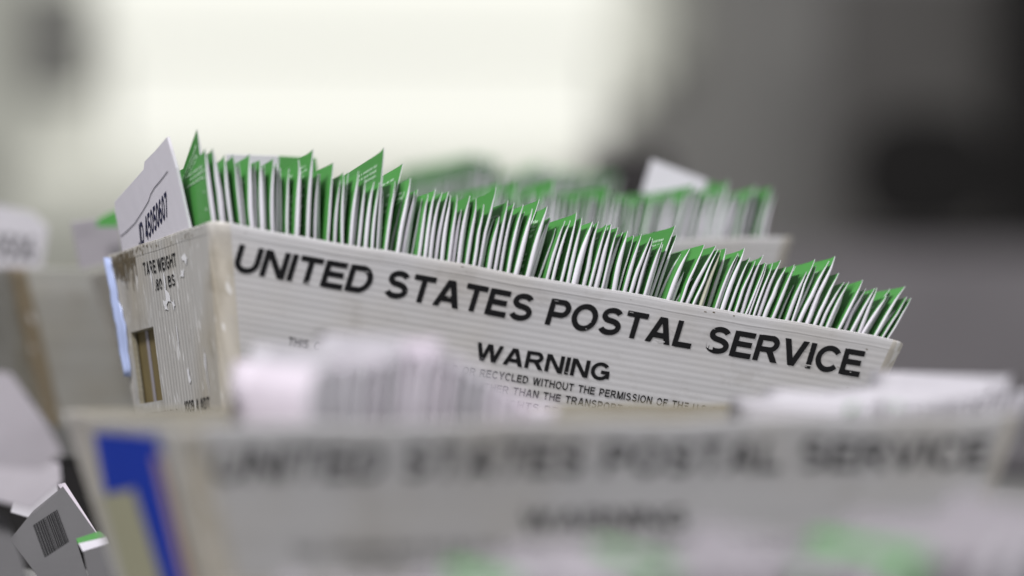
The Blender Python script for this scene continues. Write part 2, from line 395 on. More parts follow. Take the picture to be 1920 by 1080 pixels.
        for k in range(16):
            x = rng.choice([rng.gauss(22.0, .5), rng.uniform(1, 22)]); s_ = rng.uniform(.05, .25) if x < 21 else rng.uniform(.3, 3.5)
            if not .7 < x < 22.5-.28*s_: continue
            w_ = rng.uniform(.02, .10); h = rng.uniform(.01, .04); mb.quad(wall(x, s_+h, .012), wall(x+w_, s_+h, .012), wall(x+w_*.9, s_, .012), wall(x, s_, .012), m=6)
    body = mb.build('tray_wall', (pl or PL)[:5]+[ink or M_black, M_grime], root)
    body.matrix_parent_inverse = Matrix(); body.location = (0, 0, 0)
    fb = MB(); P, _ = ring(H-.02, .05, r)
    n = len(P); fb.v = [Vector((x*I, y*I, -(H-.03)*I)) for x, y in P]+[Vector((x*I, y*I, -(H-.2)*I)) for x, y in P]
    fb.f.append(tuple(range(n))[::-1]); fb.m.append(0); fb.s.append(False)
    fb.f.append(tuple(range(n, 2*n))); fb.m.append(0); fb.s.append(False)
    for j in range(n): k = (j+1) % n; fb.f.append((j, k, n+k, n+j)); fb.m.append(0); fb.s.append(False)
    fb.build('tray_floor', M_in, root)
    if sleeve:
        dv = MB(); q = [endw(y, s_, -.24) for y, s_ in ((12.0, 2.2), (7.4, 2.2), (7.4, 5.5), (11.6, 5.5))]; dv.quad(*q, m=0)
        for ya, yb in ((9.9, 9.55), (8.75, 8.5)): dv.quad(endw(ya, 2.3, -.22), endw(yb, 2.3, -.22), endw(yb, 5.4, -.22), endw(ya, 5.4, -.22), m=1)
        dv.build('shadowed_edges_panel', [M_olive, M_dimlil], root)  # flat panel coloured as shadowed envelope edges inside the hand slot
    if sleeve:      # torn clear sleeve standing off the far edge of the end wall
        sb = MB(); rws = []
        for i in range(15):
            s = .15+i/14*4.0; wv = .06*math.sin(i*1.3)+.05*math.sin(i*2.9)
            y0 = 12.35-.15*s+wv; wdt = .20+.42*max(0, math.sin(i/14*math.pi*.95))*(1 if i > 3 else .5)
            if 3 < i < 6: wdt *= .55
            rws.append([endw(y0-wdt*(1-u), s, .05+.16*(u**1.5)) for u in (0, .3, .6, .85, 1)])
        sb.grid(rws, 0, True); o = sb.build('label_sleeve', M_sleeve, root)
        sm = o.modifiers.new('thickness', 'SOLIDIFY'); sm.thickness = .0006
        # scuffed, whitened tears in the plastic
        for (y, s, a, b) in ((5.9, 1.9, .55, .16), (6.3, 2.15, .3, .12), (5.3, 2.2, .28, .12), (3.9, 1.35, .3, .10), (3.4, .9, .5, .12), (5.3, 3.2, .08, .38), (4.6, 4.5, .22, .22), (2.6, 4.3, .12, .5), (7.5, 1.3, .08, .35), (6.0, 1.45, .16, .30)):
            ang = rng.random()*3; n = 9; c = []
            for k in range(n):
                t = 2*math.pi*k/n; rr = (1 if k % 2 else .5)*rng.uniform(.5, 1.25)
                c.append(endw(y+a*rr*math.cos(t+ang), s+b*2*rr*math.sin(t+ang), .02))
            fbm = MB(); fbm.v += c; fbm.f.append(tuple(range(n))[::-1]); fbm.m.append(0); fbm.s.append(False)
            fbm.build('scuff_mark', M_scuff, root)
    root['_'] = 0; del root['_']
    return root, wall, endw
M_olive = plain('shadowed_edge_olive', (.16, .125, .055), .7, .3, 30)
M_grime = plain('dark_brown_grime', (.13, .105, .065), .7, .4, 60)
M_scuff = plain('whitened_plastic_scuff', (.74, .74, .76), .4, .1, 40)

# ------------------------------------------------------------------ envelope
def envelope(T_, xb, zb, xr, xa, za, w, y0=.55, wid=10.6, tilt=.05, rng=R_, mats=None, left=1, marks=0, curl=0., twist=0., name='envelope', recess=0., flap=0., bulge=1.0):
    """standing envelope in tray coordinates (inches): foot (xb,zb), rim crossing (xr,0), near top corner (xa,za)"""
    y0 = y0+recess; mats = mats or [M_white, M_green, M_mark]
    zs = [zb, zb*.5, 0] + [za*u for u in (.15, .3, .45, .6, .72, .83, .92, 1.0)]
    ds = [0, .08, .3, .8, 1.6, 3, 5, 7.5, wid]
    bow = rng.uniform(-.03, .03); kx = rng.uniform(-.035, .035) if rng.random() < .35 else 0; kz = rng.uniform(.3, .7)
    def xr_(z):
        if z < 0: return xr+(xb-xr)*(z/zb)
        u = z/za; return xr+(xa-xr)*u+bow*4*u*(1-u)+kx*max(0, 1-abs(u-kz)/.25)
    def th(z):
        if z < 0: return w
        u = z/za; return max(.022, w*(1-max(0, (u-.25)/.75)**2.2))
    nz = rng.uniform(.9, 1.3); ear = rng.uniform(.0, .10)
    def pt(side, z, d):
        u = max(0, z/za); top = za-tilt*d+ear*math.exp(-d/.18)-ear*.5
        if flap: top -= flap*(1-math.cos(min(1, d/3)*math.pi))*.5
        zz = z if z <= 0 else z*max(.1, top/za)
        g = (.92+.10*min(1, d/1.2)) if d < wid else .3
        x = xr_(zz)+curl*u*u*(math.sin(d*.55))+twist*d*(.7+.3*u)
        if u > .8: x += curl*.6*(u-.8)/.2*math.cos(d*nz)
        if side: x -= th(z)*g*bulge
        return Vector(((x-xr)*I, (d+(max(0, -z)*.18*(1-d/wid)))*I, zz*I))
    mb = MB()
    mb.grid([[pt(1, z, d) for d in ds] for z in zs], left, True, flip=False)      # face towards -X
    mb.grid([[pt(0, z, d) for d in ds] for z in zs], 0, True, flip=True)
    cap = []
    for z in zs:
        a = pt(1, z, 0); b = pt(0, z, 0); m = (a+b)/2; t = (b-a).length
        cap.append([a, a.lerp(b, .25)+Vector((0, -.28*t, 0)), m+Vector((0, -.38*t, 0)), a.lerp(b, .75)+Vector((0, -.28*t, 0)), b])
    mb.grid(cap, 0, True, flip=True)
    mb.grid([[pt(1, zs[-1], d) for d in ds], [pt(0, zs[-1], d) for d in ds]], left, False)
    mb.grid([[pt(0, z, wid), pt(1, z, wid)] for z in zs], 0, False, flip=True)
    def fp(z, d):   # point on the printed face, a little proud
        return pt(1, z, d)+Vector((-.012*I, 0, 0))
    if marks & 1:   # column of small print along the near edge
        z = rng.uniform(.1, .3)
        while z < za-.35:
            h = rng.uniform(.05, .11)
            if rng.random() < .75: mb.quad(fp(z, .62), fp(z, .34), fp(z+h, .34), fp(z+h, .62), m=2)
            z += h+rng.uniform(.05, .3)
    if marks & 2:   # lines of small print under the top edge
        for ln in range(3):
            zz = za-.42-ln*.17; d = .55
            while d < (3.4 if ln != 1 else 2.6):
                wd = rng.uniform(.06, .13); mb.quad(fp(zz, d+wd), fp(zz, d), fp(zz+.085, d), fp(zz+.085, d+wd), m=2); d += wd+(.035 if rng.random() < .8 else .12)
    M = T_ @ Matrix.Translation((xr*I, y0*I, 0))
    return mb.build(name, mats, None, M)

# ================================================================== THE PLACE
def place(yaw, roll, pitch, t):
    m = Matrix.Rotation(pitch, 4, 'X') @ Matrix.Rotation(roll, 4, 'Y') @ Matrix.Rotation(yaw, 4, 'Z')
    return Matrix.Translation(t) @ m
def box_obj(name, lo, hi, mat, parent=None):
    b = MB(); b.box(lo, hi); return b.build(name, mat, parent)
# floor, walls
tag(box_obj('floor', (-12, -2, -.05), (12, 18.2, 0), M_floor), 'grey concrete floor far below the tables', None, kind='structure')
tag(box_obj('back_wall', (-12, 18, 0), (12, 18.2, 7), M_wall), 'blurred grey wall across the back of the room', None, kind='structure')
tb = empty('sorting_table', Matrix.Translation((.1, 3.2, TABLE))); tag(tb, 'long grey table top that carries the mail trays', 'table')
def child_box(name, lo, hi, mat, par):
    b = MB(); b.box(lo, hi); return b.build(name, mat, par)
child_box('table_top', (-1.2, -1.5, -.035), (1.3, 1.6, 0), M_table, tb)
for sx in (-1.15, 1.2):
    for sy in (-1.42, 1.5): child_box('leg', (sx-.02, sy-.02, -TABLE), (sx+.02, sy+.02, -.036), M_char, tb)

# bright window wall
def at_box(name, x0, x1, y0, y1, D, dep, mat, parent=None):
    a = at(x0, y1, D); b = at(x1, y0, D); return child_box(name, (a.x, D, a.z), (b.x, D+dep, b.z), mat, parent)
wr = empty('window', Matrix.Translation(at(700, 150, 17.8))); tag(wr, 'large bright white window high in the blurred back wall', 'window')
def rel(par, name, x0, x1, y0, y1, D, dep, mat):
    a = at(x0, y1, D)-par.matrix_world.translation; b = at(x1, y0, D)-par.matrix_world.translation
    return child_box(name, (a.x, a.y, a.z), (b.x, b.y+dep, b.z), mat, par)
wr.location = at(700, 150, 17.8); bpy.context.view_layer.update()
rel(wr, 'pane', 212, 1125, 98, 290, 17.85, .05, M_glow)
rel(wr, 'pane', 198, 1138, -200, 86, 17.85, .05, M_glow)
rel(wr, 'sash', -240, 1290, 88, 96, 17.82, .12, M_wall2)
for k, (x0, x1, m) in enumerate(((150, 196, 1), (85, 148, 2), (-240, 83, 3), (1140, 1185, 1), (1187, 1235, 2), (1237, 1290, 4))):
    rel(wr, 'side_glow_strip', x0, x1, -200, 300 if x0 < 900 else 240-(x0-1112), 17.75, .04, M_falloff[m])  # added glowing strips that soften the side edges of the window
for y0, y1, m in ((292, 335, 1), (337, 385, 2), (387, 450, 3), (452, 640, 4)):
    rel(wr, 'lower_glow_band', 20 if m < 3 else -240, 1160-60*m, y0, y1, 17.80, .04, M_falloff[m])  # added glowing bands in place of the lighter wall under the window
bpy.context.view_layer.update()

# ---- the sharp tray
RM = Matrix(((.9288971, -.34902226, .12382908, -.23195862), (.33377661, .93386936, .12837911, 3.0), (-.16044735, -.07791973, .98396401, .05228362+ZC), (0, 0, 0, 1)))
make_tray(RM, 'tilted white plastic mail tray in sharp focus, lettered UNITED STATES POSTAL SERVICE and WARNING', L=23.75, Wd=13.05, sleeve=True, seed=4, wav=.02)
ENV = [(-0.06, -0.94, 2.8, 0.164), (0.26, -0.34, 2.19, 0.131), (0.54, -0.09, 2.22, 0.164), (0.82, 0.31, 2.11, 0.148), (1.12, 0.6, 2.15, 0.115), (1.48, 1.08, 2.27, 0.148), (1.84, 1.44, 2.18, 0.148), (2.13, 1.86, 2.29, 0.148), (2.39, 2.11, 2.22, 0.098), (2.66, 2.4, 2.1, 0.082), (2.91, 2.69, 2.4, 0.164), (3.27, 3.07, 2.79, 0.164), (3.56, 3.38, 2.08, 0.131), (3.78, 3.5, 2.13, 0.082), (3.92, 3.75, 2.5, 0.098), (4.16, 4.06, 1.97, 0.098), (4.38, 4.15, 2.22, 0.115), (4.48, 4.34, 2.31, 0.082), (4.67, 4.62, 2.34, 0.115), (4.95, 4.87, 2.17, 0.098), (5.17, 5.12, 2.12, 0.131), (5.37, 5.33, 2.12, 0.098), (5.55, 5.33, 3.22, 0.082), (5.79, 5.83, 2.24, 0.131), (5.98, 6.25, 2.99, 0.066), (6.21, 6.35, 2.45, 0.164), (6.44, 6.58, 2.05, 0.131), (6.68, 6.76, 2.23, 0.115), (6.92, 6.92, 2.02, 0.115), (7.1, 7.12, 2.23, 0.131), (7.28, 7.34, 2.18, 0.131), (7.47, 7.6, 2.26, 0.148), (7.7, 7.74, 2.15, 0.148), (7.91, 7.92, 2.14, 0.098), (8.06, 8.11, 1.75, 0.131), (8.27, 8.33, 2.26, 0.131), (8.5, 8.59, 2.17, 0.115), (8.72, 8.82, 2.04, 0.131), (8.91, 9.16, 2.61, 0.131), (9.23, 9.37, 1.71, 0.164), (9.45, 9.59, 2.27, 0.115), (9.66, 9.82, 2.25, 0.098), (9.89, 10.09, 2.23, 0.131), (10.16, 10.43, 2.17, 0.164), (10.37, 10.97, 2.63, 0.066), (10.57, 10.94, 2.33, 0.18), (10.84, 11.21, 2.09, 0.148), (11.2, 11.53, 1.99, 0.115), (11.38, 11.72, 2.03, 0.131), (11.59, 11.81, 1.92, 0.082), (11.71, 11.96, 2.3, 0.098), (11.93, 12.17, 2.18, 0.131), (12.14, 12.5, 2.11, 0.197), (12.47, 12.68, 2.13, 0.164), (12.66, 12.96, 2.09, 0.115), (12.9, 13.18, 2.15, 0.148), (13.09, 13.35, 2.08, 0.115), (13.28, 13.62, 2.0, 0.131), (13.54, 13.76, 2.02, 0.148), (13.69, 14.02, 1.94, 0.082), (13.87, 14.22, 1.99, 0.131), (14.08, 14.52, 1.94, 0.115), (14.3, 14.64, 1.93, 0.115), (14.57, 14.92, 1.84, 0.148), (14.75, 15.1, 1.84, 0.131), (14.91, 15.51, 2.54, 0.131), (15.1, 15.62, 2.26, 0.131), (15.39, 15.9, 1.81, 0.164), (15.58, 15.89, 1.08, 0.131), (15.81, 16.4, 2.03, 0.098), (16.02, 16.8, 2.06, 0.148), (16.22, 16.84, 1.94, 0.115), (16.51, 17.03, 1.91, 0.164), (16.73, 17.12, 1.99, 0.115), (16.93, 17.35, 2.1, 0.131), (17.06, 17.56, 1.93, 0.082), (17.29, 17.87, 2.13, 0.148), (17.51, 18.01, 1.86, 0.131), (17.72, 18.23, 1.81, 0.115), (17.99, 18.46, 2.01, 0.115), (18.1, 18.59, 1.8, 0.082), (18.21, 18.67, 1.8, 0.082), (18.38, 18.87, 1.83, 0.098), (18.57, 19.12, 1.97, 0.131), (18.77, 19.31, 1.79, 0.148), (19.03, 19.57, 1.89, 0.115), (19.19, 19.74, 1.89, 0.098), (19.33, 19.73, 1.27, 0.098), (19.53, 20.03, 1.72, 0.131), (19.72, 20.27, 2.17, 0.082), (19.96, 20.77, 2.19, 0.148), (20.28, 21.06, 2.39, 0.148), (20.54, 21.21, 1.89, 0.131), (20.76, 21.4, 1.63, 0.131), (20.97, 21.55, 1.62, 0.115), (21.19, 21.64, 1.67, 0.098), (21.37, 22.06, 1.8, 0.115), (21.6, 22.22, 1.52, 0.164), (21.86, 22.53, 1.6, 0.115), (22.15, 22.63, 1.63, 0.115), (22.24, 22.98, 1.43, 0.148), (22.43, 23.14, 1.7, 0.115), (22.69, 23.55, 1.85, 0.148), (22.93, 23.65, 1.49, 0.098), (23.13, 23.82, 1.46, 0.082)]
LET = [('U', 'UNITED', .9), ('N', 'UNITED', 1.8), ('I', 'UNITED', 2.55), ('T', 'UNITED', 2.95), ('first E', 'UNITED', 3.75), ('D', 'UNITED', 4.6), ('first S', 'STATES', 5.5), ('first T', 'STATES', 6.7), ('A', 'STATES', 7.4), ('second T', 'STATES', 8.3), ('E', 'STATES', 9.1), ('last S', 'STATES', 9.95), ('P', 'POSTAL', 10.9), ('O', 'POSTAL', 12.1), ('S', 'POSTAL', 13.0), ('T', 'POSTAL', 13.85), ('A', 'POSTAL', 14.6), ('L', 'POSTAL', 15.5), ('S', 'SERVICE', 16.4), ('first E', 'SERVICE', 17.6), ('R', 'SERVICE', 18.4), ('V', 'SERVICE', 19.3), ('I', 'SERVICE', 20.1), ('C', 'SERVICE', 20.45), ('last E', 'SERVICE', 21.3)]
ORD = ['leftmost', 'second', 'third', 'fourth', 'fifth', 'sixth', 'seventh', 'eighth', 'ninth', 'tenth', 'eleventh', 'twelfth']
TALL = {-.06: (.295, 2, 9.0, 'tall green envelope rising highest in the row at the left corner of the sharp tray'),
        2.91: (.10, 3, 10, None), 3.27: (.09, 3, 10, None), 5.55: (.09, 2, 9, 'tall green envelope with white print peaking above the D of UNITED'),
        5.98: (.09, 2, 9, 'green envelope with white print peaking just right of the tall green one above UNITED'),
        8.91: (.05, 0, 9, None), 10.37: (.02, 0, 9, None), 14.91: (.0, 2, 9, 'tall green envelope with white print peaking above the A of POSTAL')}
GREYS = {2.39, 2.66, 3.56, 3.78, 4.48, 6.44, 6.68, 10.84, 11.59, 13.28, 13.69, 14.75, 14.91, 15.1, 15.58, 16.73, 16.93, 19.19, 19.33, 21.19, 22.43}
fill = random.Random(77); extra = []
for a, b in zip(ENV, ENV[1:]):
    if b[0]-a[0] > .222 and a[0] > .3:
        e = (round((a[0]+b[0])/2, 3), round((a[1]+b[1])/2+fill.uniform(-.05, .05), 2), round(min(a[2], b[2], 2.2)*fill.uniform(.86, .99), 2), .10)
        extra.append(e); GREYS.add(e[0])
ENV = sorted(ENV+extra)
bylet = {}
for e in ENV:
    k = 0
    for i, (a, b_, x) in enumerate(LET):
        if e[0] >= x-.05: k = i
    bylet.setdefault(k, []).append(e)
for k, lst in bylet.items():
    for j, (bx, ax, az, w) in enumerate(lst):
        rng = random.Random(int(bx*1000)+11)
        tl = TALL.get(bx)
        xb = 1.95+(bx+.06)/23.2*18.6
        tilt = max(-.02, rng.gauss(.035, .022)); mk = rng.choice([0, 0, 1, 1, 2, 3])
        wid = rng.uniform(9.2, 10.8)
        if tl: tilt, mk, wid = tl[0], tl[1], tl[2]
        tw = {-.06: .07, .26: .10, .54: .07, .82: .05, 1.12: .03}.get(bx, rng.gauss(0, .006))
        if bx == -.06: wid = 3.3
        if bx in (-.06, .26, 3.27, 6.21, 10.57): mk |= 1
        rec = rng.uniform(0, .12)
        if bx == -.06: bx, ax, az, rec, w = .55, -.40, 2.93, 1.1, .12
        if bx in GREYS: rec = rng.uniform(.2, .6)
        if bx in (5.98, 10.37): rec = .9
        mats = [M_white, M_green, M_mark]
        if bx == 16.51: mats = [M_cream, M_green, M_mark]
        o = envelope(RM, xb, -5.6, bx+(w*.5), ax+.02, az, min(w*rng.uniform(.80, 1.25), .22), .5, wid, tilt, rng, mats, 1, mk, rng.gauss(0, .05), tw, recess=rec)
        lt, wd, _ = LET[k]; n = len(lst)
        if tl and tl[3]: lab = tl[3]
        else:
            od = ORD[min(j, 11)]
            if j == n-1 and n > 2: od = 'rightmost'
            shade = 'white green faced' if bx not in GREYS else 'shaded grey'
            if az < 1.5 and bx < 22: shade = 'short ' + shade
            lab = f'{shade} envelope edge above {lt} of {wd}, {od} of {n} there' if n > 1 else f'{shade} envelope edge directly above {lt} of {wd}'
        tag(o, lab, 'envelope', 'envelopes packed upright in the sharp mail tray')

exec_left = True
# addressed white envelope outside the row at the left end, leaning on the end wall (tray coordinates)
def flat_env(M, outline, th, mats, name='envelope', deco=None):
    """flat envelope: outline in its own X-Z plane (inches), thickness along +Y"""
    n = len(outline); mb = MB()
    mb.v = [Vector((x*I, 0, z*I)) for x, z in outline]+[Vector((x*I, th*I, z*I)) for x, z in outline]
    mb.f.append(tuple(range(n))); mb.m.append(0); mb.s.append(False)
    mb.f.append(tuple(range(n, 2*n))[::-1]); mb.m.append(1 if len(mats) > 1 else 0); mb.s.append(False)
    for j in range(n): k = (j+1) % n; mb.f.append((k, j, n+j, n+k)); mb.m.append(0); mb.s.append(False)
    if deco: deco(mb)
    return mb.build(name, mats, None, M)
def frame(o, xdir, zdir):
    """matrix with local X along xdir, Z as near zdir as possible; the face looks along -Y"""
    x = Vector(xdir).normalized(); z = Vector(zdir); z = (z-x*z.dot(x)).normalized(); y = z.cross(x)
    m = Matrix((x, y, z)).transposed().to_4x4(); m.translation = o; return m
def unit_env(T_, px_list, **k): pass
def local_x(M, px, y=.5, z=0.):
    a, b = -10., 40.
    for _ in range(50):
        c = (a+b)/2; p = M @ Vector((c*I, y*I, z*I))
        if 960+FPX*p.x/p.y < px: a = c
        else: b = c
    return (a+b)/2
def interp(x, pts):
    if x <= pts[0][0]: return pts[0][1]
    for (a, u), (b, v) in zip(pts, pts[1:]):
        if x <= b: return u+(v-u)*(x-a)/(b-a)
    return pts[-1][1]
def row(M, xa, xb, step, hfn, lean, seed, label, group, wrange=(.09, .17), mats=None, H=5.6, y0=.5, wid=(9.3, 10.6), mk=0, tiltm=.05, jit=.14, foot=None, tj=.03, recs=(0, .1, .1, .2, .5)):
    rng = random.Random(seed); x = xa; out = []
    while x < xb:
        w = rng.uniform(*wrange); ln = lean(x)+rng.gauss(0, .03); za = max(.3, hfn(x)+rng.gauss(0, jit)+(rng.random() < .07)*rng.uniform(.2, .5))
        f = foot(x) if foot else 2.0+x/23.3*18.8
        mt = mats(rng) if mats else [M_white, M_green, M_mark]
        o = envelope(M, f, -H, x, x+ln*za, za, w, y0, rng.uniform(*wid), rng.gauss(tiltm, tj), rng, mt, 1, mk if rng.random() < .3 else 0, rng.gauss(0, .04), rng.gauss(0, .01), recess=rng.choice(recs))
        out.append(o); x += step*rng.uniform(.8, 1.2)
    for i, o in enumerate(out): tag(o, label(i, len(out), o), 'envelope', group)
    return out
AX = Vector((math.cos(math.radians(20)), math.sin(math.radians(20)), 0))

# addressed envelope leaning over the end wall of the sharp tray

def corner_frame(o, pr, pd):   # X towards pr, Z opposite to pd
    return frame(o, pr-o, o-pd)
Mx = frame(RM @ Vector((.08*I, 2*I, 0)), RM.to_3x3() @ Vector((0, -1, 0)), RM.to_3x3() @ Vector((-.37, 0, 1)))
inv = Mx.inverted()
def loc(px, py, M, Minv):      # point of the picture on the plane of M, in its inches
    o = Minv @ Vector((0, 0, ZC)); d = (Minv.to_3x3() @ Vector(((px-960)/FPX, 1, -(py-540)/FPX))); k = -o.y/d.y; p = o+d*k
    return (p.x/I, p.z/I)
pl = lambda px, py: loc(px, py, Mx, inv)
out = [pl(240, 540), pl(372, 500), pl(347, 392), pl(330, 315), pl(313, 257), pl(291, 283), pl(271, 303), pl(269, 318), pl(245, 345), pl(215, 378), pl(216, 400), pl(226, 447)]
def deco(mb):
    pts = [pl(315, 321), pl(302, 338), pl(290, 352), pl(283, 364), pl(279, 377), pl(268, 396), pl(253, 419), pl(238, 434), pl(227, 443)]
    a, b = ribbon(pts, .015)
    for j in range(len(a)-1):
        mb.quad((a[j].x*I, -.0004, a[j].y*I), (b[j].x*I, -.0004, b[j].y*I), (b[j+1].x*I, -.0004, b[j+1].y*I), (a[j+1].x*I, -.0004, a[j+1].y*I), m=2)
    tl = Vector(pl(258, 424)); tr = Vector(pl(312, 358)); bl = Vector(pl(262, 468)); q, w = letter_quads('JD 45050607', .16, 1.1, .4)
    for pts_, lay in q:
        v = [bl+(tr-tl)*(x/w)+(tl-bl)*y for x, y in pts_]
        mb.quad(*[(p.x*I, -.0004-lay*.00004, p.y*I) for p in v], m=3)
e = flat_env(Mx, out, .09, [M_white, M_green, M_pen, M_blueink], deco=deco)
tag(e, 'white envelope with a large dark number and pen line, sticking up over the end wall', 'envelope')
# envelope turned sideways at the back of the row, white half and green half
Mb = frame(at(425, 330, 3.30), AX*.9+Vector((0, .06, -.02)), (0.07, 0, 1)); ib = Mb.inverted(); pb = lambda a, b: loc(a, b, Mb, ib)
mb = MB()
for (poly, m) in (([(425, 345), (521, 350), (523, 292), (425, 289)], 0), ([(521, 350), (600, 355), (592, 296), (523, 292)], 1)):
    n = len(mb.v); pp = [pb(*p) for p in poly]; mb.v += [Vector((x*I, 0, z*I)) for x, z in pp]+[Vector((x*I, .002, z*I)) for x, z in pp]
    mb.f += [(n, n+1, n+2, n+3), (n+7, n+6, n+5, n+4)]+[((n+(j+1) % 4), n+j, n+4+j, n+4+(j+1) % 4) for j in range(4)]; mb.m += [m]*6; mb.s += [False]*6
tag(mb.build('envelope', [M_white, M_green], None, Mb), 'half white and half green envelope turned sideways behind the row above UNITED', 'envelope')

# ---- tray behind, stacked higher
M2 = place(math.radians(20), math.radians(-2.9), 0, Vector((-.293, 3.36, ZC+.020)))
make_tray(M2, 'blurred tray of green topped envelopes directly behind the sharp tray', header=False, small=False, endtext=False, seed=9)
row(M2, local_x(M2, 770), 22.4, .215, lambda x: interp(x, [(0, 1.5), (6, 1.7), (12, 2.15), (16, 1.75), (23, 1.62)]), lambda x: -.12+.46*x/23, 21,
    lambda i, n, o: 'soft focus envelope with green top in the packed row of the tray behind', 'soft focus envelopes packed in the tray behind', wrange=(.10, .2), jit=.09)
def card(px, D, mats, label, grp=None, th=.08, tip=0., yaw=0., deco=None, name='envelope', cat='envelope'):
    """flat envelope seen at four picture corners (bottom left, bottom right, top right, top left ...), standing at distance D"""
    o = at(*px[0], D); M = frame(o, Matrix.Rotation(yaw, 3, 'Z') @ Vector((1, 0, 0)), Vector((0, tip, 1))); iv = M.inverted()
    e = flat_env(M, [loc(a, b, M, iv) for a, b in px], th, mats, name, (lambda mb: deco(mb, lambda a, b: loc(a, b, M, iv))) if deco else None)
    tag(e, label, cat, grp); return e
card([(1202, 362), (1318, 372), (1326, 338), (1222, 299)], 3.66, [M_white], 'blank white envelope lying askew on top of the row in the tray behind')
card([(1318, 372), (1365, 375), (1360, 352), (1330, 340)], 3.65, [M_green], 'green envelope flap beside the blank white one on the tray behind')
card([(150, 505), (232, 485), (222, 404), (133, 416)], 3.52, [M_dimlil], 'pale envelope standing at the left end of the tray directly behind', yaw=.25)
card([(180, 425), (222, 425), (222, 392), (205, 399), (183, 411)], 3.50, [M_green], 'dark green envelope corner poking out left of the numbered white envelope')

# ---- third tray further back, on top of another tray
M3 = place(math.radians(20), 0, 0, Vector((-.128, 4.22, ZC+.086)))
make_tray(M3, 'far blurred half length tray of envelopes behind the second tray', L=11.0, header=False, small=False, endtext=False, slot=False, seed=12)
row(M3, .6, 10.3, .30, lambda x: interp(x, [(0, 1.0), (2, 1.5), (4.3, 2.35), (5, 1.8), (7, 1.9), (9, 1.7), (10.5, 1.4)]), lambda x: -.1+.4*x/11, 31,
    lambda i, n, o: 'strongly blurred green topped envelope in the farthest tray', 'strongly blurred envelopes in the farthest tray', wrange=(.12, .22), jit=.22, foot=lambda x: 2.0+x/11*7)
M3b = place(math.radians(20), 0, 0, Vector((-.128, 4.22, ZC+.086-.1535)))
make_tray(M3b, 'lower tray carrying the farthest tray of envelopes', L=11.0, header=False, small=False, endtext=False, slot=False, seed=13, te=.1, tn=.1)

# ---- tray at the left edge
M4 = place(math.radians(20), 0, 0, Vector((-.478, 3.70, ZC+.0198)))
make_tray(M4, 'stained blurred tray cut by the left edge of the picture', L=13, header=False, small=False, endtext=True, seed=17, pl=PL_DARK)
def digits(txt, tl, tr, bl, mat, wt=1.2):
    def d(mb, f):
        a, b, c = Vector(f(*tl)), Vector(f(*tr)), Vector(f(*bl)); q, w = letter_quads(txt, .16, wt, .4)
        for p4, lay in q:
            v = [c+(b-a)*(x/w)+(a-c)*y for x, y in p4]; mb.quad(*[(p.x*I, -.0005-lay*.00004, p.y*I) for p in v], m=mat)
    return d
card([(-60, 540), (40, 525), (78, 500), (90, 425), (60, 398), (-60, 372)], 3.80, [M_pale, M_pale, M_fade], 'white envelope with blurred dark number at the left edge of the picture', deco=digits('45 0506', (-60, 432), (66, 444), (-60, 480), 2))

# ---- front tray, close and blurred
MF = place(math.radians(20), 0, 0, Vector((-.2076, 2.42, ZC-.0854)))
_, wF, eF = make_tray(MF, 'strongly blurred front tray with United States Postal Service lettering and a blue label', ink=M_fade, seed=23, slot=False, endtext=False)
rootF = _
def end_sheet(name, poly, lift, mat, th=.02):
    n = len(poly); a = [eF(y, s, lift) for y, s in poly]; b = [eF(y, s, lift-th) for y, s in poly]
    mb = MB(); mb.v = a+b; mb.f = [tuple(range(n)), tuple(range(n, 2*n))[::-1]]+[((j+1) % n, j, n+j, n+(j+1) % n) for j in range(n)]
    mb.m = [0]*len(mb.f); mb.s = [False]*len(mb.f); return mb
lab = end_sheet('label', [(9.0, .5), (2.3, .35), (2.6, 1.7), (3.2, 4.0), (3.0, 5.9), (10.2, 5.9), (9.9, 3.0)], .05, M_blue).build('label_card', M_blue, rootF)
end_sheet('panel', [(9.9, 2.3), (6.1, 1.95), (5.8, 4.2), (5.8, 5.9), (10.1, 5.9)], .10, M_labelin).build('yellow_panel', M_labelin, lab)
end_sheet('stripe', [(2.9, .9), (2.3, .9), (2.7, 4.0), (2.4, 5.9), (3.1, 5.9), (3.4, 4.0)], .10, M_salmon).build('red_stripe', M_salmon, lab)
LF = lambda px: local_x(MF, px)
hl = [(LF(a+110), (.0854-(b-526)/FPX*2.60)/I) for a, b in ((440, 700), (480, 668), (560, 650), (640, 645), (700, 635), (760, 655), (840, 700), (900, 740), (960, 770), (1000, 780))]
row(MF, LF(590), LF(1050), .26, lambda x: interp(x, hl), lambda x: .02+.2*(x/23), 41,
    lambda i, n, o: 'strongly blurred pale envelope in the bunch at the left of the front tray', 'pale envelopes bunched at the left of the front tray', wrange=(.25, .28), tj=.008, recs=(0, .05, .1), wid=(5.6, 6.0),
    mats=lambda r: [r.choice([M_pale, M_pink, M_pale]), r.choice([M_pale, M_pink]), M_mark], jit=.025, tiltm=.0)
hr = [(LF(a+85), (.0854-(b-512)/FPX*2.78)/I) for a, b in ((1420, 770), (1500, 742), (1600, 735), (1640, 712), (1700, 702), (1800, 692), (1900, 690))]
row(MF, LF(1590), LF(1930), .25, lambda x: interp(x, hr), lambda x: .1+.15*(x/23), 43,
    lambda i, n, o: 'strongly blurred pale envelope in the bunch at the right of the front tray', 'pale envelopes bunched at the right of the front tray', wid=(6.4, 6.8), wrange=(.22, .25), tj=.008, recs=(0, .05),
    mats=lambda r: [M_pale, M_green if r.random() < .1 else M_pale, M_mark], jit=.04, tiltm=.0)

